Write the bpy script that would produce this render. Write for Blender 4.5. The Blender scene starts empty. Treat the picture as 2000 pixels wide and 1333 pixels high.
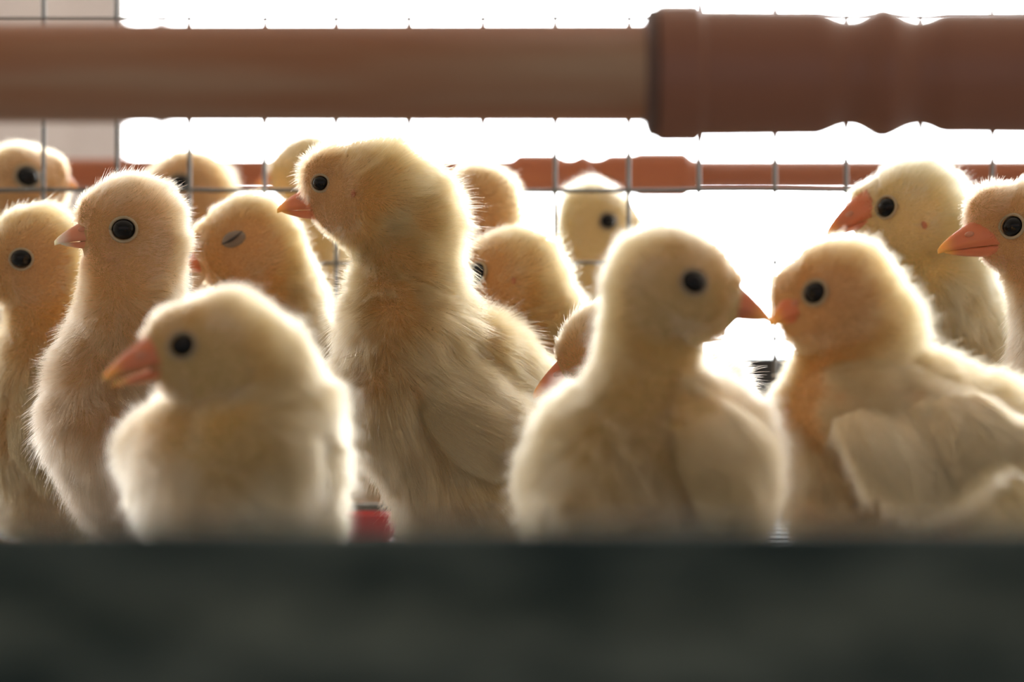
import bpy, math, random
import numpy as np

random.seed(7)
RNG = np.random.default_rng(7)
SC = bpy.context.scene
COL = SC.collection

# ------------------------------------------------------------------ camera, sky, exposure
FPX, HORIZON, CZ = 4800.0, 433.0, 1.0      # focal length in pixels, pixel row of the eye level, eye height in metres
cam_data = bpy.data.cameras.new('camera')
cam = bpy.data.objects.new('camera', cam_data)
COL.objects.link(cam)
cam.location = (0, 0, CZ)
cam.rotation_euler = (math.pi / 2, 0, 0)
cam_data.sensor_width = 36
cam_data.lens = 36 * FPX / 2000
cam_data.shift_y = (HORIZON - 666.5) / 2000
cam_data.clip_start = 0.01
cam_data.dof.use_dof = True
cam_data.dof.focus_distance = 0.585
cam_data.dof.aperture_fstop = cam_data.lens / 7.6
SC.camera = cam

world = bpy.data.worlds.new('sky')
SC.world = world
world.use_nodes = True
wn, wl = world.node_tree.nodes, world.node_tree.links
wn.clear()
w_out = wn.new('ShaderNodeOutputWorld')
w_bg = wn.new('ShaderNodeBackground')
w_tc = wn.new('ShaderNodeTexCoord')
w_sep = wn.new('ShaderNodeSeparateXYZ')
w_map = wn.new('ShaderNodeMapRange')        # overcast sky: bright beyond the cage, dull on the shaded side of the house
w_map.interpolation_type = 'SMOOTHSTEP'
w_map.inputs['From Min'].default_value = -0.15
w_map.inputs['From Max'].default_value = 0.55
w_map.inputs['To Min'].default_value = 0.52
w_map.inputs['To Max'].default_value = 18.0
w_bg.inputs['Color'].default_value = (0.97, 0.985, 1.0, 1)
wl.new(w_tc.outputs['Generated'], w_sep.inputs[0])
wl.new(w_sep.outputs['Y'], w_map.inputs['Value'])
wl.new(w_map.outputs[0], w_bg.inputs['Strength'])
wl.new(w_bg.outputs[0], w_out.inputs[0])

SC.view_settings.view_transform = 'Standard'
SC.view_settings.look = 'None'
SC.view_settings.exposure = 0.0
SC.view_settings.gamma = 1.0
SC.view_settings.use_curve_mapping = False
SC.cycles_curves.shape = 'RIBBONS'
SC.cycles.max_bounces = 8
SC.cycles.diffuse_bounces = 5
SC.cycles.glossy_bounces = 4
SC.cycles.transmission_bounces = 8
SC.cycles.adaptive_threshold = 0.035
SC.cycles.sample_clamp_indirect = 6


# ------------------------------------------------------------------ helpers
def at(px, py, d):
    """the point seen at pixel (px, py) at distance d"""
    return np.array([(px - 1000) * d / FPX, d, CZ + (HORIZON - py) * d / FPX])


def unit(v):
    v = np.asarray(v, float)
    return v / max(np.linalg.norm(v), 1e-12)


def mat(name, color, rough=0.5, sss=0.0, spec=0.5, noise=None, bump=None, metallic=0.0, coat=0.0):
    m = bpy.data.materials.new(name)
    m.use_nodes = True
    n, l = m.node_tree.nodes, m.node_tree.links
    b = n['Principled BSDF']
    b.inputs['Base Color'].default_value = (*color, 1)
    b.inputs['Roughness'].default_value = rough
    b.inputs['Specular IOR Level'].default_value = spec
    b.inputs['Metallic'].default_value = metallic
    b.inputs['Coat Weight'].default_value = coat
    if sss:
        b.inputs['Subsurface Weight'].default_value = sss
        b.inputs['Subsurface Radius'].default_value = (1.0, 0.45, 0.25)
        b.inputs['Subsurface Scale'].default_value = 0.002
    if noise:                                # (scale xyz, second colour, low, high): stains and dust
        tc = n.new('ShaderNodeTexCoord')
        mp = n.new('ShaderNodeMapping')
        mp.inputs['Scale'].default_value = noise[0]
        t = n.new('ShaderNodeTexNoise')
        t.inputs['Scale'].default_value = 1.0
        t.inputs['Detail'].default_value = 4
        r = n.new('ShaderNodeValToRGB')
        r.color_ramp.elements[0].position = noise[2]
        r.color_ramp.elements[1].position = noise[3]
        r.color_ramp.elements[0].color = (*color, 1)
        r.color_ramp.elements[1].color = (*noise[1], 1)
        l.new(tc.outputs['Object'], mp.inputs['Vector'])
        l.new(mp.outputs[0], t.inputs['Vector'])
        l.new(t.outputs['Fac'], r.inputs['Fac'])
        l.new(r.outputs['Color'], b.inputs['Base Color'])
    if bump:
        tc = n.new('ShaderNodeTexCoord')
        t = n.new('ShaderNodeTexNoise')
        t.inputs['Scale'].default_value = bump[0]
        bp = n.new('ShaderNodeBump')
        bp.inputs['Strength'].default_value = bump[1]
        bp.inputs['Distance'].default_value = bump[2]
        l.new(tc.outputs['Object'], t.inputs['Vector'])
        l.new(t.outputs['Fac'], bp.inputs['Height'])
        l.new(bp.outputs[0], b.inputs['Normal'])
    return m


def down_material(name, color):
    """fine translucent down; the attribute «tint» varies it hair by hair"""
    m = bpy.data.materials.new(name)
    m.use_nodes = True
    n, l = m.node_tree.nodes, m.node_tree.links
    n.clear()
    out = n.new('ShaderNodeOutputMaterial')
    h = n.new('ShaderNodeBsdfHairPrincipled')
    h.model = 'CHIANG'
    h.parametrization = 'COLOR'
    h.inputs['Roughness'].default_value = 0.45
    h.inputs['Radial Roughness'].default_value = 0.75
    h.inputs['IOR'].default_value = 1.35
    h.inputs['Random Roughness'].default_value = 0.2
    a = n.new('ShaderNodeAttribute')
    a.attribute_name = 'tint'
    mx = n.new('ShaderNodeMix')
    mx.data_type = 'RGBA'
    mx.blend_type = 'MULTIPLY'
    mx.inputs[0].default_value = 1.0
    mx.inputs[6].default_value = (*color, 1)
    l.new(a.outputs['Color'], mx.inputs[7])
    l.new(mx.outputs[2], h.inputs['Color'])
    l.new(h.outputs[0], out.inputs['Surface'])
    return m


def obj(name, verts, faces, m, parent=None, smooth=True, origin=None):
    me = bpy.data.meshes.new(name)
    v = np.asarray(verts, float)
    if origin is not None:
        v = v - np.asarray(origin)
    me.from_pydata(v.tolist(), [], [list(map(int, f)) for f in faces])
    me.update()
    if smooth:
        me.polygons.foreach_set('use_smooth', [True] * len(me.polygons))
    if m is not None:
        me.materials.append(m)
    o = bpy.data.objects.new(name, me)
    COL.objects.link(o)
    if parent is not None:
        o.parent = parent
    elif origin is not None:
        o.location = origin
    return o


def tag(o, label=None, cat=None, group=None, kind=None):
    if label: o['label'] = label
    if cat: o['category'] = cat
    if group: o['group'] = group
    if kind: o['kind'] = kind
    return o


def empty(name, loc):
    o = bpy.data.objects.new(name, None)
    o.empty_display_size = 0.01
    COL.objects.link(o)
    o.location = loc
    return o


def box_geo(x0, x1, y0, y1, z0, z1):
    v = [(x, y, z) for z in (z0, z1) for y in (y0, y1) for x in (x0, x1)]
    return v, [(0, 2, 3, 1), (4, 5, 7, 6), (0, 1, 5, 4), (2, 6, 7, 3), (0, 4, 6, 2), (1, 3, 7, 5)]


def lathe_x(profile, seg=40, tilt=None):
    """profile: (x, radius) along the X axis; tilt(x) -> (dy, dz, scale)"""
    v, f = [], []
    for i, (x, r) in enumerate(profile):
        for k in range(seg):
            a = 2 * math.pi * k / seg
            v.append((x, r * math.cos(a), r * math.sin(a)))
    for i in range(len(profile) - 1):
        for k in range(seg):
            a, b = i * seg + k, i * seg + (k + 1) % seg
            f.append((a, b, b + seg, a + seg))
    f.append(tuple(range(seg)))
    f.append(tuple(reversed(range((len(profile) - 1) * seg, len(profile) * seg))))
    return np.array(v), f


def tube(points, radii, seg=10):
    pts = [np.asarray(p, float) for p in points]
    v, f = [], []
    prev = None
    for i, p in enumerate(pts):
        t = unit(pts[min(i + 1, len(pts) - 1)] - pts[max(i - 1, 0)])
        if prev is None:
            ref = np.array([0, 0, 1.0]) if abs(t[2]) < 0.9 else np.array([1.0, 0, 0])
            a = unit(np.cross(t, ref))
        else:
            a = unit(prev - t * np.dot(prev, t))
        prev = a
        b = np.cross(t, a)
        for k in range(seg):
            g = 2 * math.pi * k / seg
            v.append(p + radii[i] * (math.cos(g) * a + math.sin(g) * b))
    for i in range(len(pts) - 1):
        for k in range(seg):
            a_, b_ = i * seg + k, i * seg + (k + 1) % seg
            f.append((a_, b_, b_ + seg, a_ + seg))
    f.append(tuple(reversed(range(seg))))
    f.append(tuple(range((len(pts) - 1) * seg, len(pts) * seg)))
    return v, f


def ellipsoid(c, ax, nu=20, nv=12):
    """c centre; ax three axis vectors (already scaled)"""
    c = np.asarray(c, float)
    A = np.asarray(ax, float)
    v, f = [c + A[2]], []
    for j in range(1, nv):
        th = math.pi * j / nv
        for i in range(nu):
            ph = 2 * math.pi * i / nu
            v.append(c + math.sin(th) * math.cos(ph) * A[0] + math.sin(th) * math.sin(ph) * A[1] + math.cos(th) * A[2])
    v.append(c - A[2])
    for i in range(nu):
        f.append((0, 1 + i, 1 + (i + 1) % nu))
        f.append((len(v) - 1, 1 + (nv - 2) * nu + (i + 1) % nu, 1 + (nv - 2) * nu + i))
    for j in range(nv - 2):
        for i in range(nu):
            a, b = 1 + j * nu + i, 1 + j * nu + (i + 1) % nu
            f.append((a, a + nu, b + nu, b))
    if np.linalg.det(A) < 0:
        f = [tuple(reversed(q)) for q in f]
    return v, f


# ------------------------------------------------------------------ materials
M = {
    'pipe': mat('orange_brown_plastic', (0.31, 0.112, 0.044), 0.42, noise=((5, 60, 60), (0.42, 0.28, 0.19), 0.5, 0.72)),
    'fitting': mat('red_brown_plastic', (0.235, 0.087, 0.048), 0.45),
    'back_pipe': mat('clay_orange_plastic', (0.42, 0.125, 0.05), 0.4),
    'seal': mat('dark_brown_rubber', (0.12, 0.06, 0.045), 0.6),
    'wire': mat('galvanised_wire', (0.12, 0.125, 0.12), 0.5, metallic=0.3),
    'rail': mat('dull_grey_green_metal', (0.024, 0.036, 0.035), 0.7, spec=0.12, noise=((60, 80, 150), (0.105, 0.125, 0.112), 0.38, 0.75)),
    'floor_mat': mat('grey_plastic_slats', (0.25, 0.25, 0.24), 0.6),
    'concrete': mat('concrete', (0.22, 0.2, 0.17), 0.9, noise=((3, 3, 3), (0.16, 0.14, 0.12), 0.35, 0.7)),
    'plaster': mat('plaster', (0.42, 0.36, 0.29), 0.9),
    'beam': mat('grey_steel', (0.3, 0.3, 0.3), 0.6),
    'beam_dark': mat('dark_grey_steel', (0.03, 0.028, 0.026), 0.6),
    'red': mat('red_plastic', (0.6, 0.03, 0.03), 0.3),
    'eye': mat('black_eye', (0.004, 0.0035, 0.0035), 0.07, spec=0.25),
    'lid': mat('pale_eyelid_skin', (0.36, 0.29, 0.19), 0.55, sss=0.2),
    'lid_grey': mat('grey_eyelid_skin', (0.19, 0.15, 0.12), 0.5, sss=0.2),
    'slit': mat('dark_eyelid_crease', (0.03, 0.022, 0.018), 0.4),
    'ear': mat('ear_skin', (0.42, 0.15, 0.08), 0.6, sss=0.3),
    'nostril': mat('nostril_skin', (0.55, 0.24, 0.15), 0.5, sss=0.3),
    'leg': mat('yellow_pink_leg_skin', (0.75, 0.42, 0.2), 0.5, sss=0.2),
}


def beak_material(name, base, tip):
    m = mat(name, base, 0.33, sss=0.45)
    n, l = m.node_tree.nodes, m.node_tree.links
    a = n.new('ShaderNodeAttribute')
    a.attribute_name = 'tip'
    mx = n.new('ShaderNodeMix')
    mx.data_type = 'RGBA'
    mx.inputs[6].default_value = (*base, 1)
    mx.inputs[7].default_value = (*tip, 1)
    l.new(a.outputs['Fac'], mx.inputs[0])
    l.new(mx.outputs[2], n['Principled BSDF'].inputs['Base Color'])
    return m


M['beak'] = beak_material('coral_beak', (0.64, 0.20, 0.09), (0.95, 0.5, 0.12))
M['beak_pale_tip'] = beak_material('pink_beak_pale_tip', (0.68, 0.27, 0.15), (0.9, 0.85, 0.75))


def skin_material(color):
    return mat('down_base', color, 0.9, spec=0.1)


# ------------------------------------------------------------------ the house: setting
def structure(name, geo, m):
    o = obj(name, geo[0], geo[1], m, smooth=False)
    o['kind'] = 'structure'
    return o


HX, BACK, FRONT, FLOORZ, CEILZ = 3.2, 3.4, -3.0, 0.0, 2.7
structure('floor', box_geo(-HX, HX, FRONT, BACK, FLOORZ - 0.1, FLOORZ), M['concrete'])
structure('ceiling', box_geo(-HX, HX, FRONT, BACK, CEILZ, CEILZ + 0.1), M['plaster'])
structure('wall_left', box_geo(-HX - 0.1, -HX, FRONT, BACK, FLOORZ, CEILZ), M['plaster'])
structure('wall_right', box_geo(HX, HX + 0.1, FRONT, BACK, FLOORZ, CEILZ), M['plaster'])
structure('wall_back', box_geo(-HX, HX, BACK, BACK + 0.1, FLOORZ, 0.25), M['plaster'])        # low wall under the open side
# translucent curtain over the open side, with a gap in it
cm = bpy.data.materials.new('translucent_beige_curtain')
cm.use_nodes = True
cn, cl = cm.node_tree.nodes, cm.node_tree.links
cn.clear()
c_o = cn.new('ShaderNodeOutputMaterial'); c_d = cn.new('ShaderNodeBsdfDiffuse'); c_t = cn.new('ShaderNodeBsdfTranslucent'); c_m = cn.new('ShaderNodeMixShader')
c_d.inputs[0].default_value = (0.6, 0.55, 0.5, 1)
c_t.inputs[0].default_value = (0.26, 0.23, 0.215, 1)
c_m.inputs[0].default_value = 0.5
cl.new(c_d.outputs[0], c_m.inputs[1]); cl.new(c_t.outputs[0], c_m.inputs[2]); cl.new(c_m.outputs[0], c_o.inputs[0])


def curtain(name, px0, px1, label):
    y = BACK - 0.05
    x0, x1 = at(px0, 0, y)[0], at(px1, 0, y)[0]
    nx = max(4, int((x1 - x0) / 0.03))
    v, f = [], []
    for s in (0, 0.004):
        for i in range(nx + 1):
            x = x0 + (x1 - x0) * i / nx
            dy = 0.012 * math.sin(x * 40) + s
            v += [(x, y + dy, 0.26), (x, y + dy, CEILZ - 0.01)]
    n = (nx + 1) * 2
    for i in range(nx):
        a = 2 * i
        f += [(a, a + 2, a + 3, a + 1), (n + a, n + a + 1, n + a + 3, n + a + 2)]
        f += [(a, n + a, n + a + 2, a + 2), (a + 1, a + 3, n + a + 3, n + a + 1)]
    f += [(0, 1, n + 1, n), (n - 2, n + n - 2, n + n - 1, n - 1)]
    o = obj(name, v, f, cm)
    tag(o, label, 'curtain')


curtain('house_curtain', -2100, 258, 'wide beige curtain across the open side behind the far left cage wires')
curtain('house_curtain', 302, 330, 'narrow beige curtain strip beside the bright white opening')

# cage floor
FZ = CZ - 0.105
v, f = [], []
for k in range(60):
    y0 = 0.33 + k * 0.0125
    bv, bf = box_geo(-0.4, 0.4, y0, y0 + 0.0085, FZ - 0.004, FZ)
    f += [tuple(i + len(v) for i in q) for q in bf]
    v += bv
for k in range(9):
    bv, bf = box_geo(-0.4 + k * 0.0985, -0.388 + k * 0.0985, 0.33, 1.08, FZ - 0.016, FZ - 0.0038)
    f += [tuple(i + len(v) for i in q) for q in bf]
    v += bv
cf = obj('cage_floor', v, f, M['floor_mat'], smooth=False)
tag(cf, 'grey slatted cage floor under the standing chicks', 'cage floor', kind='structure')

# ------------------------------------------------------------------ front rail
RD = 0.235
prof = []                                     # (y, z) cross-section of a folded sheet metal trough lip
zt = at(0, 1028, RD)[2]
prof = [(RD, zt - 0.0006), (RD + 0.0004, zt), (RD + 0.0014, zt), (RD + 0.0018, zt - 0.0006)]   # thin top edge
outer = [(RD + 0.0, zt - 0.0045), (RD - 0.0012, zt - 0.0065), (RD - 0.0035, zt - 0.0085), (RD - 0.0055, zt - 0.011),
         (RD - 0.006, zt - 0.0135), (RD - 0.005, zt - 0.016), (RD - 0.002, zt - 0.019), (RD + 0.001, zt - 0.03), (RD + 0.004, zt - 0.05)]
inner = [(RD + 0.0115, zt - 0.05), (RD + 0.0045, zt - 0.02), (RD + 0.0018, zt - 0.006)]
loop = list(reversed(outer)) + prof + list(reversed(inner))
X0, X1 = -0.4, 0.4
v = [(x, y, z) for x in (X0, X1) for (y, z) in loop]
n = len(loop)
f = [(i, n + i, n + (i + 1) % n, (i + 1) % n) for i in range(n)] + [tuple(range(n)), tuple(reversed(range(n, 2 * n)))]
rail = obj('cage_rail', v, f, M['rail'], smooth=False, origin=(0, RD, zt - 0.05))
tag(rail, 'dark grey green metal rail across the front below the chicks', 'rail')

# ------------------------------------------------------------------ pipes
def pipe_thing(name, d, axis_px, parts, label, group=None):
    """axis_px: ((px, py) left, (px, py) right) of the axis; parts: (part name, material, [(px, radius px)])"""
    (xa, ya), (xb, yb) = axis_px
    root = empty(name, at((xa + xb) / 2, (ya + yb) / 2, d))
    tag(root, label, 'pipe', group)
    for pn, m, prf in parts:
        pr = [((x - 1000) * d / FPX, r * d / FPX) for x, r in prf]
        vv, ff = lathe_x(pr, 48)
        px = vv[:, 0] * FPX / d + 1000
        vv[:, 1] += d
        vv[:, 2] += CZ + (HORIZON - (ya + (yb - ya) * (px - xa) / (xb - xa))) * d / FPX
        obj(pn, vv, ff, m, root, origin=root.location)
    return root


def smooth_profile(keys, step=6):
    xs = np.arange(keys[0][0], keys[-1][0] + 1, step)
    kx, kr = [k[0] for k in keys], [k[1] for k in keys]
    out = []
    for x in xs:
        i = min(max(np.searchsorted(kx, x, side='right') - 1, 0), len(kx) - 2)
        t = (x - kx[i]) / (kx[i + 1] - kx[i])
        t = t * t * (3 - 2 * t)
        out.append((float(x), kr[i] + (kr[i + 1] - kr[i]) * t))
    return out


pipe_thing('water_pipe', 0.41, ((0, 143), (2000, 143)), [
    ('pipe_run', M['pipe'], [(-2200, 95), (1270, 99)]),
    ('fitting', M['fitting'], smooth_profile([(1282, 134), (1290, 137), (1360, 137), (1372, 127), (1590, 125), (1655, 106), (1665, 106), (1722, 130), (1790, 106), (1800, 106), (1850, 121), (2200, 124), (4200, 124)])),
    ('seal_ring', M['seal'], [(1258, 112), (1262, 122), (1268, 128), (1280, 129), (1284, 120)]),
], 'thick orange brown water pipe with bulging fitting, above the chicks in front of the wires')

pipe_thing('water_pipe', 0.98, ((0, 341), (2000, 341)), [
    ('pipe_run', M['back_pipe'], [(-1200, 31), (1005, 31)]),
    ('fitting', M['back_pipe'], smooth_profile([(995, 31), (1015, 43), (1082, 43), (1110, 33), (1116, 33), (1138, 41), (1160, 33), (1166, 33), (1195, 43), (1240, 43), (1246, 47), (1335, 47), (1360, 32), (1372, 30)], 3)),
    ('pipe_run', M['back_pipe'], [(1365, 31), (3400, 31)]),
], 'smaller clay orange pipe running behind the wire mesh, partly hidden by heads')

# ------------------------------------------------------------------ wire mesh between the cages
MD = 0.712
mesh_root = empty('wire_mesh_panel', at(1000, 992, MD))
tag(mesh_root, 'grey welded wire mesh standing upright between the two rows of chicks', 'wire mesh')
def wob(a): return a + random.uniform(-1.2, 1.2)
wr = 0.00064
for k in range(-5, 20):
    px = {0: 85, 1: 228, 2: 369, 3: 517, 4: 657, 5: 798, 6: 944, 7: 1084, 8: 1228, 9: 1366, 10: 1514, 11: 1653, 12: 1798, 13: 1938}.get(k, 85 + 142.6 * k)
    pts = [at(wob(px), py, MD) for py in (-260, -40, 120, 250, 372, 512, 661, 806, 992)]
    vv, ff = tube(pts, [wr] * len(pts), 8)
    obj('vertical_wire', vv, ff, M['wire'], mesh_root, origin=mesh_root.location)
for py in (-260, -108, 37, 205, 372, 514, 661, 806, 992):
    pts = [at(px, wob(py), MD + 2 * wr) for px in range(-640, 2800, 142)]
    r_ = 0.0011 if py == 992 else (wr if py == 372 else wr * 0.75)
    vv, ff = tube(pts, [r_] * len(pts), 8)
    obj('horizontal_wire', vv, ff, M['wire'], mesh_root, origin=mesh_root.location)

# front bar of the next cage, low behind the gap between the two beak-to-beak chicks
BD = 1.15
bl_, bh_ = at(700, 694, BD), at(2300, 800, BD)
br = empty('cage_bar', (at(1500, 0, BD)[0], BD, 0.0))
tag(br, 'dark grey bar low in the distance, glimpsed between the two beak-to-beak chicks', 'bar')
bv, bf = box_geo(bl_[0], bh_[0], BD, BD + 0.012, bh_[2], bl_[2])
obj('crossbar', bv, bf, M['beam_dark'], br, smooth=False, origin=br.location)
for x in (bl_[0], bh_[0] - 0.012):
    bv, bf = box_geo(x, x + 0.012, BD + 0.0121, BD + 0.024, 0.0, bl_[2])
    obj('post', bv, bf, M['beam_dark'], br, smooth=False, origin=br.location)

# red feeder tray on the floor beyond the wires
tc = at(718, 1018, 0.80)
pr = [(0.0, 0.020), (0.004, 0.0215), (0.010, 0.0225), (0.0155, 0.024), (0.017, 0.0245), (0.0175, 0.0235), (0.0165, 0.0225), (0.006, 0.021), (0.003, 0.018)]
vv, ff = lathe_x(pr, 40)
vv = np.stack([vv[:, 1], vv[:, 2], vv[:, 0]], 1)
vv = vv * np.array([0.42, 0.42, 0.60]) + np.array([tc[0], tc[1], FZ + 0.0])
tray = obj('feeder_cup', vv, [tuple(q) for q in ff], M['red'], origin=(tc[0], tc[1], FZ))
tag(tray, 'small red plastic cup under the lowest wire between two chicks', 'cup')


# ------------------------------------------------------------------ chicks
def smin(a, b, k):
    h = np.clip(0.5 + 0.5 * (b - a) / k, 0, 1)
    return b + (a - b) * h - k * h * (1 - h)


class Field:
    """signed distance of one chick's body: round cones blended together"""
    def __init__(self, links, k=0.006, inset=0.0):
        self.links, self.k, self.inset = links, k, inset

    def __call__(self, P):
        D = None
        for link in self.links:
            a, ra, b, rb = link[:4]
            ab = b - a
            L2 = float(ab @ ab)
            t = np.clip(((P - a) @ ab) / L2, 0, 1) if L2 > 1e-12 else np.zeros(len(P))
            q = P - a - t[:, None] * ab
            if len(link) > 4:                        # narrower from side to side
                nn, sq = link[4], link[5]
                q = q + (q @ nn)[:, None] * nn * (1 / sq - 1)
            d = np.sqrt((q * q).sum(1)) - (ra + (rb - ra) * t)
            D = d if D is None else smin(D, d, link[6] if len(link) > 6 else self.k)
        return D + self.inset

    def grad(self, P, e=2e-4):
        g = np.stack([self(P + np.eye(3)[i] * e) - self(P - np.eye(3)[i] * e) for i in range(3)], 1)
        return g / np.maximum(np.linalg.norm(g, axis=1, keepdims=True), 1e-9)

    def cast(self, px, py):
        """where the line of sight through a pixel meets the surface"""
        v = at(px, py, 1.0) - np.array([0, 0, CZ])
        v = v / np.linalg.norm(v)
        t = 0.3
        o = np.array([0, 0, CZ])
        best = (9, None)
        for _ in range(300):
            p = o + v * t
            d = float(self(p[None])[0])
            if d < best[0]: best = (d, p)
            if d < 1e-5: break
            t += max(d * 0.6, 1e-5)
            if t > 2: break
        return best[1]

    def surface(self, cell):
        lo = np.min([np.minimum(q[0] - q[1], q[2] - q[3]) for q in self.links], 0) - 3 * cell
        hi = np.max([np.maximum(q[0] + q[1], q[2] + q[3]) for q in self.links], 0) + 3 * cell
        n = np.ceil((hi - lo) / cell).astype(int) + 1
        g = [lo[i] + np.arange(n[i]) * cell for i in range(3)]
        G = np.stack(np.meshgrid(*g, indexing='ij'), -1).reshape(-1, 3)
        S = self(G).reshape(n)
        ins = S < 0
        c = np.zeros(n - 1, int)
        for dx in (0, 1):
            for dy in (0, 1):
                for dz in (0, 1):
                    c += ins[dx:n[0] - 1 + dx, dy:n[1] - 1 + dy, dz:n[2] - 1 + dz]
        act = (c > 0) & (c < 8)
        idx = -np.ones(n - 1, int)
        ii = np.argwhere(act)
        idx[act] = np.arange(len(ii))
        V = lo + (ii + 0.5) * cell
        F = []
        for ax in range(3):
            sl0 = [slice(None)] * 3; sl1 = [slice(None)] * 3
            sl0[ax] = slice(0, n[ax] - 1); sl1[ax] = slice(1, n[ax])
            a, b = ins[tuple(sl0)], ins[tuple(sl1)]
            e = np.argwhere(a != b)
            o1, o2 = (ax + 1) % 3, (ax + 2) % 3
            e = e[(e[:, o1] > 0) & (e[:, o2] > 0) & (e[:, o1] < n[o1] - 1) & (e[:, o2] < n[o2] - 1)]
            inside_first = a[tuple(e.T)]
            q = []
            for s1, s2 in ((1, 1), (0, 1), (0, 0), (1, 0)):
                p = e.copy(); p[:, o1] -= s1; p[:, o2] -= s2
                q.append(idx[tuple(p.T)])
            q = np.stack(q, 1)
            q[~inside_first] = q[~inside_first][:, ::-1]
            F.append(q)
        F = np.concatenate(F)
        for _ in range(4):
            V = V - self.grad(V) * self(V)[:, None]
            acc = np.zeros_like(V); cnt = np.zeros(len(V))
            for i in range(4):
                np.add.at(acc, F[:, i], V[F[:, (i + 1) % 4]]); np.add.at(cnt, F[:, i], 1)
                np.add.at(acc, F[:, i], V[F[:, (i - 1) % 4]]); np.add.at(cnt, F[:, i], 1)
            V = 0.5 * V + 0.5 * acc / cnt[:, None]
        V = V - self.grad(V) * self(V)[:, None]
        for _ in range(6):
            acc = np.zeros_like(V)
            cnt = np.zeros(len(V))
            for i in range(4):
                np.add.at(acc, F[:, i], V[F[:, (i + 1) % 4]] + V[F[:, (i - 1) % 4]])
                np.add.at(cnt, F[:, i], 2)
            V = 0.4 * V + 0.6 * acc / cnt[:, None]
        return V, F


def cell_noise(P, size, seed):
    """smooth vector noise, one random vector per lattice point"""
    Q = P / size
    I = np.floor(Q).astype(np.int64)
    T = Q - I
    T = T * T * (3 - 2 * T)
    out = np.zeros((len(P), 3))
    for dx in (0, 1):
        for dy in (0, 1):
            for dz in (0, 1):
                J = I + np.array([dx, dy, dz])
                w = np.where(dx, T[:, 0], 1 - T[:, 0]) * np.where(dy, T[:, 1], 1 - T[:, 1]) * np.where(dz, T[:, 2], 1 - T[:, 2])
                h = (J[:, 0] * 73856093 ^ J[:, 1] * 19349663 ^ J[:, 2] * 83492791 ^ seed * 2654435761) & 0xFFFFFFFF
                r = []
                for s in (1, 2, 3):
                    x = (h * (2 * s + 1103515245) + 12345 * s) & 0xFFFFFFFF
                    x = (x ^ (x >> 15)) * 2246822519 & 0xFFFFFFFF
                    x = x ^ (x >> 13)
                    r.append((x & 0xFFFF) / 65535.0 * 2 - 1)
                out += w[:, None] * np.stack(r, 1)
    return out


def make_hair(name, roots, dirs, bend, length, radius, tint, m, parent, origin, npts=5):
    """strands as one curves object"""
    N = len(roots)
    t = np.linspace(0, 1, npts)
    P = roots[:, None, :] - np.asarray(origin) + length[:, None, None] * (t[None, :, None] * dirs[:, None, :] + (t ** 2)[None, :, None] * bend[:, None, :])
    cu = bpy.data.hair_curves.new(name)
    cu.add_curves([npts] * N)
    cu.attributes['position'].data.foreach_set('vector', P.astype(np.float32).ravel())
    ra = cu.attributes.get('radius') or cu.attributes.new('radius', 'FLOAT', 'POINT')
    taper = (1 - 0.85 * t ** 1.5)
    ra.data.foreach_set('value', (radius[:, None] * taper[None]).astype(np.float32).ravel())
    ta = cu.attributes.new('tint', 'FLOAT_COLOR', 'CURVE')
    ta.data.foreach_set('color', np.concatenate([tint, np.ones((N, 1))], 1).astype(np.float32).ravel())
    cu.materials.append(m)
    o = bpy.data.objects.new(name, cu)
    COL.objects.link(o)
    o.parent = parent
    return o


def sample_mesh(V, F, N, rng):
    T = np.concatenate([F[:, [0, 1, 2]], F[:, [0, 2, 3]]])
    a, b, c = V[T[:, 0]], V[T[:, 1]], V[T[:, 2]]
    ar = np.linalg.norm(np.cross(b - a, c - a), axis=1)
    k = rng.choice(len(T), N, p=ar / ar.sum())
    u, w = rng.random(N), rng.random(N)
    s = u + w > 1
    u[s], w[s] = 1 - u[s], 1 - w[s]
    return a[k] + u[:, None] * (b[k] - a[k]) + w[:, None] * (c[k] - a[k])


def beak_geo(tip, f, u, n, L, H, W, gape):
    """upper and lower mandible as two meshes; f forward, u up, n sideways"""
    K, S = 16, 12
    out = []
    for upper in (True, False):
        v, fc, tipm = [], [], []
        LL = L if upper else L * 0.93
        for i in range(K + 1):
            t = i / K
            w = W / 2 * (1 - t ** 1.35) ** 0.85 + 0.00025 * (1 - t)
            if upper:
                top = H * 0.82 * (1 - t ** 1.15) ** 0.78 + 0.0003
                bot = -0.0007 * t ** 5 + gape * 0.3 * t
            else:
                top = 0.0
                bot = -H * 0.28 * (1 - t ** 1.6) ** 0.7 - 0.0002
            z0 = 0 if upper else -gape * t
            base = tip - f * (L - LL * t) + u * z0
            if upper:
                ring = [base + n * (w * math.cos(math.pi * j / S)) + u * (bot + (top - bot) * math.sin(math.pi * j / S) ** 0.85) for j in range(S + 1)]
            else:
                ring = [base + n * (w * 0.92 * math.cos(math.pi * j / S)) + u * (-0.0002 + (bot + 0.0002) * math.sin(math.pi * j / S)) for j in range(S + 1)]
            v += ring
            tipm += [min(1, max(0, (t - 0.72) / 0.2))] * (S + 1)
        R = S + 1
        for i in range(K):
            for j in range(R):
                a, b = i * R + j, i * R + (j + 1) % R
                fc.append((a, b, b + R, a + R))
        fc += [tuple(reversed(range(R))), tuple(range(K * R, K * R + R))]
        if not upper:
            fc = [tuple(reversed(q)) for q in fc]
        out.append((v, fc, tipm))
    return out


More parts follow.
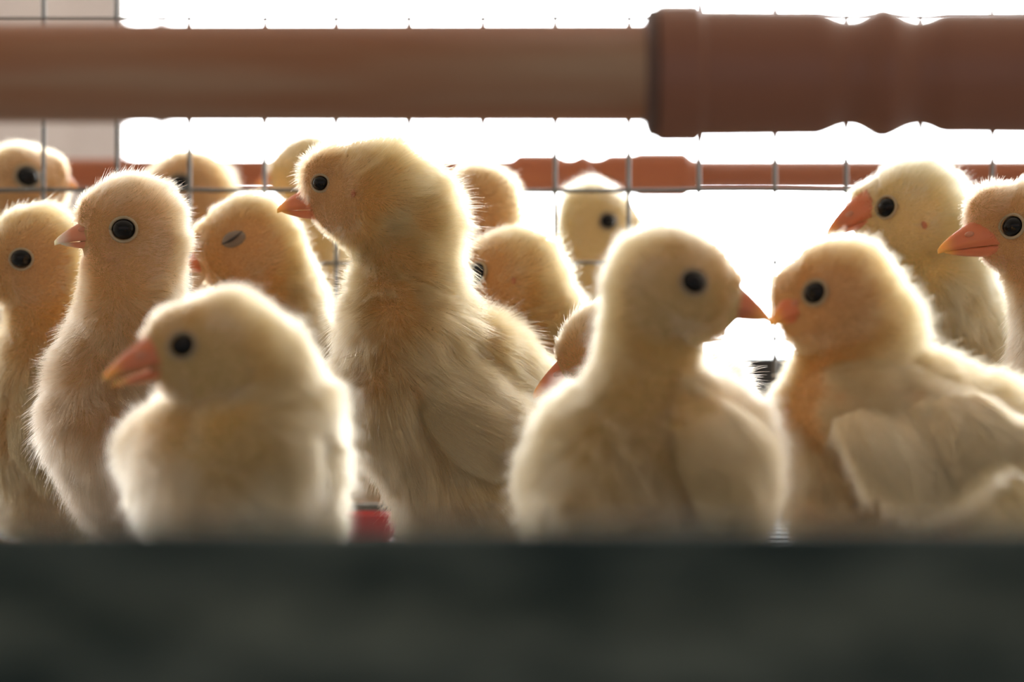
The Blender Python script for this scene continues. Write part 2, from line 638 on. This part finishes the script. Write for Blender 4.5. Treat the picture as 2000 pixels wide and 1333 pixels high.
DOWN = {
    'gold': ((0.835, 0.46, 0.205), (0.49, 0.28, 0.13)),
    'pale': ((0.89, 0.62, 0.32), (0.62, 0.46, 0.22)),
    'peach': ((0.84, 0.46, 0.25), (0.50, 0.29, 0.13)),
    'olive': ((0.81, 0.485, 0.245), (0.47, 0.33, 0.15)),
}
DM = {k: (down_material(k + '_down', c[0]), skin_material(c[1])) for k, c in DOWN.items()}
WING_M = down_material('cream_wing_down', (0.80, 0.47, 0.24))
QUILL_M = mat('cream_feather', (0.66, 0.51, 0.30), 0.8, sss=0.1, spec=0.1)


HAIR_MUL, HAIR_RAD = 2.0, 0.72


def chick(label, d, head, chain, beak, eye, tone='gold', hairs=40000, hr=0.05, hl=5.5, wing=None, ears=(), closed=False,
          pale_tip=False, rump=False, group=None, legs=True, inset=2.6, k=5.5, fluff=1.0, gape=0.0, seed=1):
    """head, chain: lists of (px, py, radius px, depth offset mm). The chain runs from the head down the neck into the body."""
    rng = np.random.default_rng(seed)

    def pt(q):
        w = q[3] if len(q) > 3 else 0
        y = d + w / 1000
        return at(q[0], q[1], y), q[2] * y / FPX
    hp = [pt(q) for q in head]
    hp = [(c, r_ + (0.0008 if i == 0 else 0.0022)) for i, (c, r_) in enumerate(hp)]     # the face carries shorter down
    cp = [pt(q) for q in chain]
    # head frame
    (tx, ty, tw), (fx, fy, fw), bl, bh, bw = beak
    tip = at(tx, ty, d + tw / 1000)
    f = unit((fx, fw, -fy))
    u = unit(np.array([0, 0, 1.0]) - f * f[2])
    n = np.cross(u, f)
    if n[1] > 0: n = -n
    if rump:                                             # the rounded hind body behind the breast
        c_, r_ = cp[-1]
        back = unit((-f[0], -f[1] + 0.15, 0))
        cp.append((c_ + back * 0.026 + np.array([0, 0, -0.004]), r_ * 1.05))
        cp.append((c_ + back * 0.050 + np.array([0, 0, 0.002]), r_ * 0.6))
    links = []
    for a in hp[1:]:
        links.append((a[0], a[1], a[0], a[1], n, 0.74, k / 1000))
    mid, mr = (hp[0][0] + hp[1][0]) / 2, (hp[0][1] + hp[1][1]) / 2
    links.append((mid, mr * 0.88, hp[0][0], hp[0][1], n, 0.80, 0.001))
    links.append((hp[0][0], hp[0][1], cp[0][0], cp[0][1], n, 0.90, 0.0003))
    prev = cp[0]
    for q in cp[1:]:
        links.append((prev[0], prev[1], q[0], q[1], n, 1.0, 0.001))
        prev = q
    F = Field(links, k / 1000, inset / 1000)
    full = Field(links, k / 1000, 0.9 / 1000)
    body_c = cp[-1][0]
    root_loc = np.array([body_c[0], body_c[1], FZ])
    root = empty('chick', root_loc)
    tag(root, label, 'chick', group)
    dm, sm = DM[tone]
    V, Q = F.surface(0.0022)
    body = obj('body', V, Q, sm, root, origin=root_loc)
    hc, hrad = hp[0]

    # beak
    geo = beak_geo(tip, f, u, n, bl * 1.2 / 1000, bh * 1.12 / 1000, bw * 1.12 / 1000, gape / 1000)
    bm = M['beak_pale_tip'] if pale_tip else M['beak']
    beak_root = None
    for (bv, bf, tm), nm in zip(geo, ('upper_beak', 'lower_beak')):
        o = obj(nm, bv, bf, bm, root, origin=root_loc)
        at_ = o.data.attributes.new('tip', 'FLOAT', 'POINT')
        at_.data.foreach_set('value', tm)
        if beak_root is None: beak_root = o
    for s in (1, -1):
        c = tip - f * bl * 0.00062 + u * bh * 0.00036 + n * s * bw * 0.00033
        bv, bf = ellipsoid(c, [f * 0.0013, u * 0.0007, n * 0.0006], 10, 6)
        obj('nostril', bv, bf, M['nostril'], beak_root, origin=root_loc)
    bare = [(tip - f * bl * 0.0006, 0.0042 * bh / 8)]
    base_pt = tip - f * bl / 1000
    # eyes
    eye_pts = []
    if eye:
        ex, ey, ed = eye
        p = F.cast(ex, ey)
        er = ed / 2 * (p[1]) / FPX
        far = p - n * 2 * float((p - hc) @ n)
        for e in (p, far):
            for _ in range(4):
                e = e - F.grad(e[None])[0] * float(F(e[None])[0])
            g = F.grad(e[None])[0]
            eye_pts.append(e)
            a1 = unit(f - g * (f @ g)); a2 = np.cross(g, a1)
            if closed:
                ev, ef = ellipsoid(e - g * er * 0.35, [a1 * er * 1.15, a2 * er * 0.75, g * er * 0.75], 20, 12)
                o = obj('eyelid', ev, ef, M['lid_grey'], root, origin=root_loc)
                arc = [e + a1 * er * 1.1 * x - a2 * np.sign(a2[2]) * er * (0.25 * (1 - x * x) - 0.1 + 0.25 * x) + g * er * (0.55 * math.sqrt(max(0, 1 - 0.8 * x * x))) for x in np.linspace(-1, 1, 9)]
                ev, ef = tube(arc, [er * 0.04 + er * 0.1 * math.sin(math.pi * i / 8) for i in range(9)], 8)
                obj('eye_slit', ev, ef, M['slit'], o, origin=root_loc)
                er_ring = er * 1.25
            else:
                ev, ef = ellipsoid(e - g * er * 0.25, [a1 * er * 1.02, a2 * er * 0.9, g * er * 0.85], 24, 16)
                o = obj('eye', ev, ef, M['eye'], root, origin=root_loc)
                er_ring = er * 1.1
            if closed:
                bare.append((e, er * 0.8))
                continue
            ring = []
            for i in range(25):
                g_ = 2 * math.pi * i / 24
                q = e + a1 * er_ring * 1.08 * math.cos(g_) + a2 * er_ring * 0.97 * math.sin(g_)
                q = q - F.grad(q[None])[0] * float(F(q[None])[0])
                ring.append(q + g * er * 0.06)
            ev, ef = tube(ring, [er * 0.15] * 25, 8)
            obj('eyelid_rim' if closed else 'eyelid', ev, ef, M['lid'], o, origin=root_loc)
            bare.append((e, er * 1.12))
    for ex, ey, es in ears:
        p = F.cast(ex, ey)
        g = F.grad(p[None])[0]
        a1 = unit(u - g * (u @ g)); a2 = np.cross(g, a1)
        s = es * p[1] / FPX
        ev, ef = ellipsoid(p, [a1 * s, a2 * s * 0.6, g * s * 0.3], 14, 8)
        obj('ear', ev, ef, M['ear'], root, origin=root_loc)
        bare.append((p, s * 0.7))
    # legs
    if legs:
        bz = V[:, 2].min()
        near = V[V[:, 2] < bz + 0.012].mean(0)
        for s in (1, -1):
            px_ = near + np.array([0.0, 0.009 * s, 0.0])
            ft = np.array([px_[0] + f[0] * 0.006, px_[1], FZ + 0.0025])
            top = np.array([px_[0], px_[1], bz + 0.014])
            lv, lf = tube([top, top * 0.45 + ft * 0.55 - f * np.array([0.004, 0.004, 0]), ft], [0.0042, 0.0026, 0.0024], 10)
            for ang, ln in ((0, 0.018), (0.5, 0.015), (-0.5, 0.015), (math.pi, 0.008)):
                fh = unit((f[0], f[1], 0))
                dr = np.array([fh[0] * math.cos(ang) - fh[1] * math.sin(ang), fh[0] * math.sin(ang) + fh[1] * math.cos(ang), 0])
                tv, tf = tube([ft, ft + dr * ln * 0.5 + np.array([0, 0, 0.0006]), ft + dr * ln - np.array([0, 0, 0.0012])], [0.0021, 0.0016, 0.0006], 8)
                lf += [tuple(i + len(lv) for i in q) for q in tf]
                lv += tv
            obj('leg', lv, lf, M['leg'], root, origin=root_loc)

    # down on the body
    R = sample_mesh(V, Q, int(hairs * HAIR_MUL), rng)
    G = F.grad(R)
    view = unit(np.array([0, 0, CZ]) - hc)
    facing = G @ view
    py = HORIZON - (R[:, 2] - CZ) * FPX / R[:, 1]
    keep = rng.random(len(R)) < np.where(facing < -0.55, 0.35, 1.0) * np.where(py > 1120, 0.35, 1.0)
    for c, r in bare:
        keep &= np.linalg.norm(R - c, axis=1) > r

    def seg_dist(a, b):
        ab = b - a
        t_ = np.clip(((R - a) @ ab) / (ab @ ab), 0, 1)
        return np.linalg.norm(R - a - t_[:, None] * ab, axis=1)
    keep &= seg_dist(tip, tip - f * bl * 0.00085 + u * bh * 0.00032) > bh * 0.00042
    gape_d = seg_dist(tip - f * bl * 0.0007 - u * 0.0008, tip - f * bl * 0.00155 - u * 0.0022)[keep]
    R, G = R[keep], G[keep]
    dh = np.linalg.norm(R - hc, axis=1)
    wh = np.clip(1 - (dh - hrad * 0.75) / (hrad * 0.9), 0, 1)            # 1 on the head
    body_dir = unit(cp[-1][0] - cp[0][0]) if len(cp) > 1 else np.array([0, 0, -1.0])
    comb_b = unit(body_dir + np.array([0, 0, -0.4]) - f * np.array([0.4, 0.4, 0]))
    comb = wh[:, None] * (-f + 0.25 * u) + (1 - wh)[:, None] * comb_b
    comb = comb - G * (comb * G).sum(1)[:, None]
    tuft = cell_noise(R, 0.0045, seed)
    tuft2 = cell_noise(R, 0.0016, seed + 5)
    dirs = G * 0.8 + comb * 0.55 + tuft * 0.26 + tuft2 * 0.16 + rng.normal(0, 0.11, R.shape)
    dirs /= np.linalg.norm(dirs, axis=1, keepdims=True)
    bend = comb * 0.28 + tuft * 0.24 + np.array([0, 0, -0.06])
    # length: short round the beak and the eye, full on neck and body
    df = np.linalg.norm(R - base_pt, axis=1)
    short = np.clip((df - 0.004) / 0.020, 0, 1)
    ln = 0.30 + 0.70 * short
    for e in eye_pts:
        de = np.linalg.norm(R - e, axis=1)
        ln = np.minimum(ln, 0.25 + 0.75 * np.clip((de - 0.004) / 0.011, 0, 1))
    ln *= 1 - 0.18 * wh
    ln = np.minimum(ln, 0.22 + 0.8 * np.clip((gape_d - 0.0015) / 0.006, 0, 1))
    L = hl / 1000 * fluff * ln * rng.uniform(0.6, 1.08, len(R)) * (1 + 0.2 * tuft[:, 0])
    L *= np.where(rng.random(len(R)) < 0.10, rng.uniform(1.2, 1.6, len(R)), 1.0)
    rad = np.full(len(R), hr * HAIR_RAD / 1000) * rng.uniform(0.7, 1.2, len(R))
    # plumage: golden crown and nape, pale face, pinkish cream breast
    tint = np.ones((len(R), 3))
    breast = np.clip((1 - wh) * ((R - cp[0][0]) @ unit(np.array([f[0], f[1], -0.5])) / 0.03 + 0.3), 0, 1)
    tint *= 1 - breast[:, None] * 0.0
    tint[:, 2] *= 1 + 0.10 * breast
    tint[:, 1] *= 1 - 0.03 * breast
    face = np.zeros(len(R))
    for e in eye_pts:
        face = np.maximum(face, np.clip(1 - (np.linalg.norm(R - e, axis=1) - 0.003) / 0.011, 0, 1))
    tint = tint * (1 - face[:, None] * np.array([0.10, 0.0, -0.22]))
    pink = np.clip(1 - (np.linalg.norm(R - tip, axis=1) - 0.010) / 0.012, 0, 1)
    tint = tint * (1 - pink[:, None] * np.array([0.0, 0.16, 0.22]))
    for e in eye_pts:                                    # pale smooth cheek below and behind the eye, darker behind its edge
        c = e - f * 0.0032 - u * 0.0052
        ck = np.linalg.norm(R - c, axis=1)
        inn = np.clip((0.0088 - ck) / 0.0022, 0, 1)[:, None]
        edge = np.clip(1 - np.abs(ck - 0.0105) / 0.0028, 0, 1)[:, None] * ((R - c) @ f < 0.003)[:, None]
        tint = tint * (1 + inn * np.array([0.03, 0.14, 0.40])) * (1 - edge * np.array([0.05, 0.12, 0.22]))
        L *= 1 - 0.45 * inn[:, 0]
    gp = np.clip(1 - (gape_d - 0.0010) / 0.0035, 0, 1)[:, None]
    tint = tint * (1 - gp * np.array([0.02, 0.22, 0.18]))
    tint *= (1 + 0.06 * cell_noise(R, 0.012, seed + 9)[:, :1]) * rng.uniform(0.9, 1.04, (len(R), 1))
    make_hair('down_feathers', R, dirs, bend, L, rad, np.clip(tint, 0, 1.35), dm, body, root_loc)

    # wing on the near side
    if wing:
        (wx, wy), (ax, ay), la, lb, th, quills = wing        # centre, direction (px), half lengths mm, thickness mm
        p = full.cast(wx, wy)
        g = full.grad(p[None])[0]
        a1 = unit((ax, 0, -ay)); a1 = unit(a1 - g * (a1 @ g))
        a2 = np.cross(g, a1)
        if a2[2] < 0: a2 = -a2
        la, lb, th = la / 1000, lb / 1000, th / 1000
        nu, nv = 34, 18
        wv, wf = ellipsoid((0, 0, 0), np.eye(3), nu, nv)
        wv = np.array(wv)
        s = wv[:, 0]
        taper = np.where(s > 0, 1 - 0.55 * s ** 2, 1 - 0.12 * s ** 2)
        loc = np.stack([s * la, (wv[:, 1] * taper - 0.25 * np.clip(s, 0, 1) ** 2) * lb, wv[:, 2] * th], 1)
        Wp = p + loc[:, :1] * a1 + loc[:, 1:2] * a2
        dn = full(Wp)                                         # hug the body's curve
        Wp = Wp - full.grad(Wp) * np.clip(dn, -0.02, 0.02)[:, None] * 0.85 + g * (loc[:, 2:3] - 0.0006 - 0.0030 * np.clip(-s - 0.1, 0, 1)[:, None] - 0.0012 * np.clip(wv[:, 1:2] - 0.2, 0, 1))
        wf4 = [q if len(q) == 4 else (q[0], q[1], q[2], q[2]) for q in wf]
        wobj = obj('wing', Wp, wf, sm, root, origin=root_loc)
        F4 = np.array(wf4)
        WR = sample_mesh(Wp, F4, int(hairs * HAIR_MUL * 0.25), rng)
        WG = WR - (p - g * 0.02)
        WG /= np.linalg.norm(WG, axis=1, keepdims=True)
        WG = WG * 0.5 + g * 0.5
        tu = cell_noise(WR, 0.005, seed + 3)
        dr = WG * 0.5 + a1 * 0.65 + tu * 0.25 + rng.normal(0, 0.08, WR.shape)
        dr /= np.linalg.norm(dr, axis=1, keepdims=True)
        wl_ = hl / 1000 * 0.95 * rng.uniform(0.6, 1.1, len(WR))
        wt = np.clip(rng.uniform(0.86, 1.0, (len(WR), 1)) * np.ones((1, 3)), 0, 1)
        make_hair('wing_down', WR, dr, a1 * 0.1 + np.zeros_like(WR), wl_, np.full(len(WR), hr * HAIR_RAD / 1000), wt, WING_M, wobj, root_loc)
        if quills:
            for (qx, qy), (rx, ry), qw in quills:             # young feathers growing out of the wing, root pixel to tip pixel
                a = full.cast(qx, qy); a = a + full.grad(a[None])[0] * 0.003
                yb = a[1] - 0.004
                b = at(rx, ry, yb)
                ax_ = unit(b - a); sd = unit(np.cross(ax_, g)); up = np.cross(sd, ax_)
                if up @ g < 0: up = -up
                Lq = np.linalg.norm(b - a)
                fv, ff = [], []
                KK = 14
                w = qw * a[1] / FPX / 2
                for sgn in (1, -1):
                    for i in range(KK + 1):
                        t = i / KK
                        ww = w * min(1, 0.35 + 3 * t) * (1 - max(0, (t - 0.55) / 0.45) ** 2.2 * 0.85)
                        lift = up * 0.004 * math.sin(t * 2.4)
                        for j, x in enumerate((-1, -0.5, 0, 0.5, 1)):
                            hump = (1 - abs(x)) * 0.0008 * sgn * (1 if sgn > 0 else 0.3)
                            fv.append(a + ax_ * Lq * (t + 0.03 * (1 - abs(x))) + sd * ww * x + lift + up * (hump + 0.0004 * sgn))
                nn = (KK + 1) * 5
                for sgn, off in ((1, 0), (-1, nn)):
                    for i in range(KK):
                        for j in range(4):
                            q = (off + i * 5 + j, off + i * 5 + j + 1, off + i * 5 + j + 6, off + i * 5 + j + 5)
                            ff.append(q if sgn > 0 else tuple(reversed(q)))
                rim = [i * 5 for i in range(KK + 1)] + [KK * 5 + j for j in range(1, 5)] + [i * 5 + 4 for i in range(KK - 1, -1, -1)] + [3, 2, 1]
                for i in range(len(rim)):
                    x, y = rim[i], rim[(i + 1) % len(rim)]
                    ff.append((x, y, y + nn, x + nn))
                obj('feather', fv, ff, QUILL_M, wobj, origin=root_loc)
                # barbs fringe the feather
                nb = 4500
                t = rng.random(nb); sg = rng.uniform(-1, 1, nb)
                rr = a + ax_ * (Lq * t)[:, None] + sd * (w * sg * 0.95)[:, None] + up * (0.0006 + 0.001 * (1 - np.abs(sg)))[:, None] + up * (0.004 * np.sin(t * 2.4))[:, None]
                dd = ax_ * 0.8 + sd * (sg * 0.5)[:, None] + up * 0.16 + rng.normal(0, 0.1, (nb, 3))
                dd /= np.linalg.norm(dd, axis=1, keepdims=True)
                make_hair('feather_barbs', rr, dd, np.zeros_like(rr), rng.uniform(0.003, 0.007, nb), np.full(nb, hr * HAIR_RAD / 1000), rng.uniform(0.86, 1.08, (nb, 1)) * np.array([[1.0, 1.04, 1.08]]), WING_M, wobj, root_loc)
    return root


# tall chick in the middle, in focus
chick('tall golden chick in sharp focus at centre, head in profile facing left', 0.60,
      [(735, 390, 120), (650, 352, 70, 1), (668, 414, 58, 1)],
      [(796, 435, 112, 2), (792, 530, 104, 2), (796, 650, 134), (802, 760, 150), (898, 868, 162, 4), (915, 965, 142, 6), (1045, 865, 104, 18), (1000, 800, 110, 14), (925, 712, 112, 8)],
      ((541, 411, 5), (-1, 0.02, 0.18), 11, 8.2, 7.5), (625, 358, 32), 'gold', 110000, 0.045, 6.2,
      wing=((935, 810), (0.85, 0.6), 17, 14, 4.5, None), ears=((690, 378, 8),), seed=11)
# upright chick on the left
chick('upright chick left of centre with a white tipped beak and long neck', 0.59,
      [(258, 447, 114), (202, 425, 62, -2), (215, 482, 56, -2)],
      [(258, 545, 110), (250, 650, 118), (218, 755, 132), (222, 825, 148), (300, 930, 160, 12), (360, 960, 130, 30)],
      ((106, 474, -4), (-1, 0.06, -0.1), 11.5, 7.6, 7.6), (241, 448, 45), 'peach', 90000, 0.045, 5.0, pale_tip=True, seed=12)
# chick cut by the left edge
chick('chick cut off by the left picture edge, standing behind the upright chick', 0.63,
      [(68, 500, 106), (0, 508, 60), (22, 552, 52)],
      [(88, 600, 82), (72, 700, 92), (60, 840, 140, 4), (110, 950, 130, 10)],
      ((-62, 560, 0), (-0.97, 0.2, -0.05), 11, 7.5, 7.2), (41, 506, 40), 'gold', 42000, 0.06, 5.2,
      wing=((88, 830), (0.15, 1), 16, 10, 4, None), seed=13)
# dozing chick
chick('dozing chick with its eye closed, behind the upright chick', 0.648,
      [(484, 478, 104), (425, 478, 58), (442, 530, 50)],
      [(530, 550, 96, 2), (560, 660, 100, 4), (600, 780, 112, 6), (620, 870, 92, 6)],
      ((352, 532, 0), (-0.95, 0.3, 0), 11, 7.4, 7.2), (455, 467, 44), 'gold', 42000, 0.06, 5.0, closed=True, seed=14)
# blurred chick at the front left
chick('blurred chick crouching low at the front, beak slightly open, facing left', 0.457,
      [(432, 688, 132), (345, 668, 76, -3), (362, 725, 68, -3)],
      [(505, 735, 126, 4), (490, 840, 180, 6), (460, 900, 216, 6), (290, 880, 80, 10), (465, 985, 212, 8)],
      ((203, 738, -6), (-0.97, 0.22, -0.22), 12, 7.8, 7.6), (357, 675, 50), 'olive', 60000, 0.055, 5.0, gape=1.2, fluff=0.95, seed=15)
# chick behind the tall one
chick('orange gold chick whose face is hidden behind the nape of the tall chick', 0.652,
      [(1000, 552, 112), (925, 545, 62), (940, 590, 50)],
      [(1040, 620, 104, 2), (1070, 720, 118, 4), (1090, 860, 125, 4)],
      ((850, 590, 0), (-0.95, 0.25, 0), 11, 7.5, 7.2), (930, 534, 42), 'gold', 42000, 0.055, 5.0, ears=((1003, 548, 7),), seed=16)
# rear chick by the mesh
chick('honey coloured head rising behind the tall chick, just below the pipe', 0.682,
      [(935, 402, 92), (885, 402, 54), (890, 440, 44)],
      [(950, 480, 84), (955, 600, 92), (960, 780, 110)],
      ((815, 440, 0), (-0.97, 0.2, 0), 10, 7, 7), (880, 395, 36), 'gold', 26000, 0.065, 4.8, rump=True, seed=17)
# chick whose beak shows past the front right chick
chick('chick mostly hidden behind the blurred front chick, only its orange beak showing', 0.572,
      [(1182, 692, 106), (1130, 708, 54), (1138, 738, 44)],
      [(1235, 770, 112, 8), (1310, 830, 140, 16), (1345, 900, 130, 20), (1395, 750, 68, 30)],
      ((1041, 775, 0), (-0.93, 0.36, 0), 12, 8.4, 7.2), None, 'peach', 50000, 0.05, 5.2, seed=18)
# blurred chick at the front right, facing right
chick('large blurred chick at the front facing right, beak against its neighbour', 0.466,
      [(1312, 566, 139), (1395, 572, 74, -1), (1368, 614, 64, -1)],
      [(1278, 620, 108, 2), (1268, 715, 112, 2), (1255, 850, 158, 2), (1235, 945, 222, 4), (1330, 920, 200, 2), (1425, 800, 72, 8)],
      ((1508, 629, -2), (0.96, 0.3, -0.12), 13, 8.2, 7.8), (1356, 551, 49), 'olive', 60000, 0.055, 5.0,
      wing=((1430, 890), (0.3, 1), 18, 11, 4, None), seed=19)
# big chick at the right with growing wing feathers
chick('stocky chick with young wing feathers, nose to beak with the blurred chick', 0.505,
      [(1642, 580, 127), (1562, 572, 70, -1), (1580, 632, 60, -1)],
      [(1690, 640, 116, 4), (1650, 760, 130, 4), (1640, 850, 152, 4), (1640, 970, 120, 4), (1800, 870, 185, 8), (1930, 900, 165, 12), (2040, 930, 120, 14)],
      ((1503, 634, -6), (-0.93, 0.35, -0.35), 9.8, 7.4, 7.2), (1590, 572, 46), 'gold', 62000, 0.055, 5.0,
      wing=((1745, 815), (0.96, 0.25), 22, 11, 4.5,
            [((1660, 812), (1722, 948), 92), ((1696, 816), (1770, 972), 104), ((1726, 810), (1806, 986), 108), ((1758, 804), (1842, 978), 108),
             ((1790, 798), (1878, 950), 104), ((1822, 796), (1912, 920), 98), ((1852, 800), (1946, 890), 90), ((1885, 840), (2025, 912), 70)]), seed=20)
# pale chick behind
chick('pale cream chick looking over the back of the stocky chick', 0.642,
      [(1788, 412, 108), (1708, 408, 60), (1722, 458, 50)],
      [(1830, 490, 96, 2), (1862, 600, 98, 4), (1890, 700, 112, 8), (1900, 860, 130, 8)],
      ((1615, 458, -2), (-0.93, 0.38, -0.05), 11.5, 7.8, 7.4), (1730, 405, 40), 'pale', 60000, 0.05, 5.2, ears=((1805, 440, 9),), seed=21)
# chick at the right edge
chick('tan chick cut off by the right picture edge, orange beak pointing left', 0.60,
      [(2032, 455, 116), (1948, 425, 70), (1965, 482, 56)],
      [(2060, 560, 100), (2085, 680, 112), (2100, 840, 130, 4)],
      ((1831, 491, -2), (-0.99, 0.12, -0.05), 12.5, 9.0, 7.8), (1976, 442, 44), 'peach', 60000, 0.045, 4.6, seed=22)
# body glimpsed between them
chick('brownish chick glimpsed in the gap behind the pale cream chick', 0.69,
      [(2010, 500, 84), (1965, 505, 50), (1970, 530, 40)],
      [(1990, 590, 86), (1965, 680, 92), (1960, 820, 110)],
      ((1925, 540, 0), (-0.95, 0.25, 0), 9, 7, 7), None, 'gold', 22000, 0.065, 4.8, rump=True, seed=23)
# row beyond the wire
chick('white chick behind the wire mesh, face turned right', 0.80,
      [(1160, 425, 80), (1205, 430, 52, 6), (1195, 460, 44, 4)],
      [(1150, 500, 74), (1140, 620, 84), (1120, 780, 95)],
      ((1262, 440, 12), (0.8, 0.2, 0.35), 9.5, 6.5, 7), (1188, 432, 34), 'pale', 26000, 0.07, 4.8, rump=True, seed=24, group=None)
chick('golden chick behind the wire at the far left, beak pointing right', 0.765,
      [(38, 362, 90), (85, 348, 58, 2), (80, 388, 44)],
      [(10, 440, 84), (0, 560, 90), (-10, 760, 105)],
      ((150, 368, 4), (0.94, 0.3, 0.1), 10, 7, 7), (54, 345, 44), 'gold', 26000, 0.07, 4.8, rump=True, seed=25)
chick('honey brown chick behind the second and third wires, crown showing', 0.82,
      [(368, 378, 92), (318, 372, 50), (325, 410, 42)],
      [(410, 450, 84, 4), (440, 580, 90, 8), (450, 780, 100, 8)],
      ((245, 420, -4), (-0.94, 0.3, -0.1), 9.5, 6.5, 7), (350, 358, 38), 'gold', 26000, 0.07, 4.8, rump=True, seed=26)
chick('faint pale chick furthest back, crown touching the pipe edge above the dozing chick', 0.86,
      [(602, 332, 78), (565, 335, 48), (568, 362, 38)],
      [(628, 400, 74), (635, 520, 82), (655, 760, 95), (665, 880, 105)],
      ((503, 362, 0), (-0.95, 0.25, 0), 9, 6.5, 7), None, 'pale', 24000, 0.075, 4.8, rump=True, seed=27)
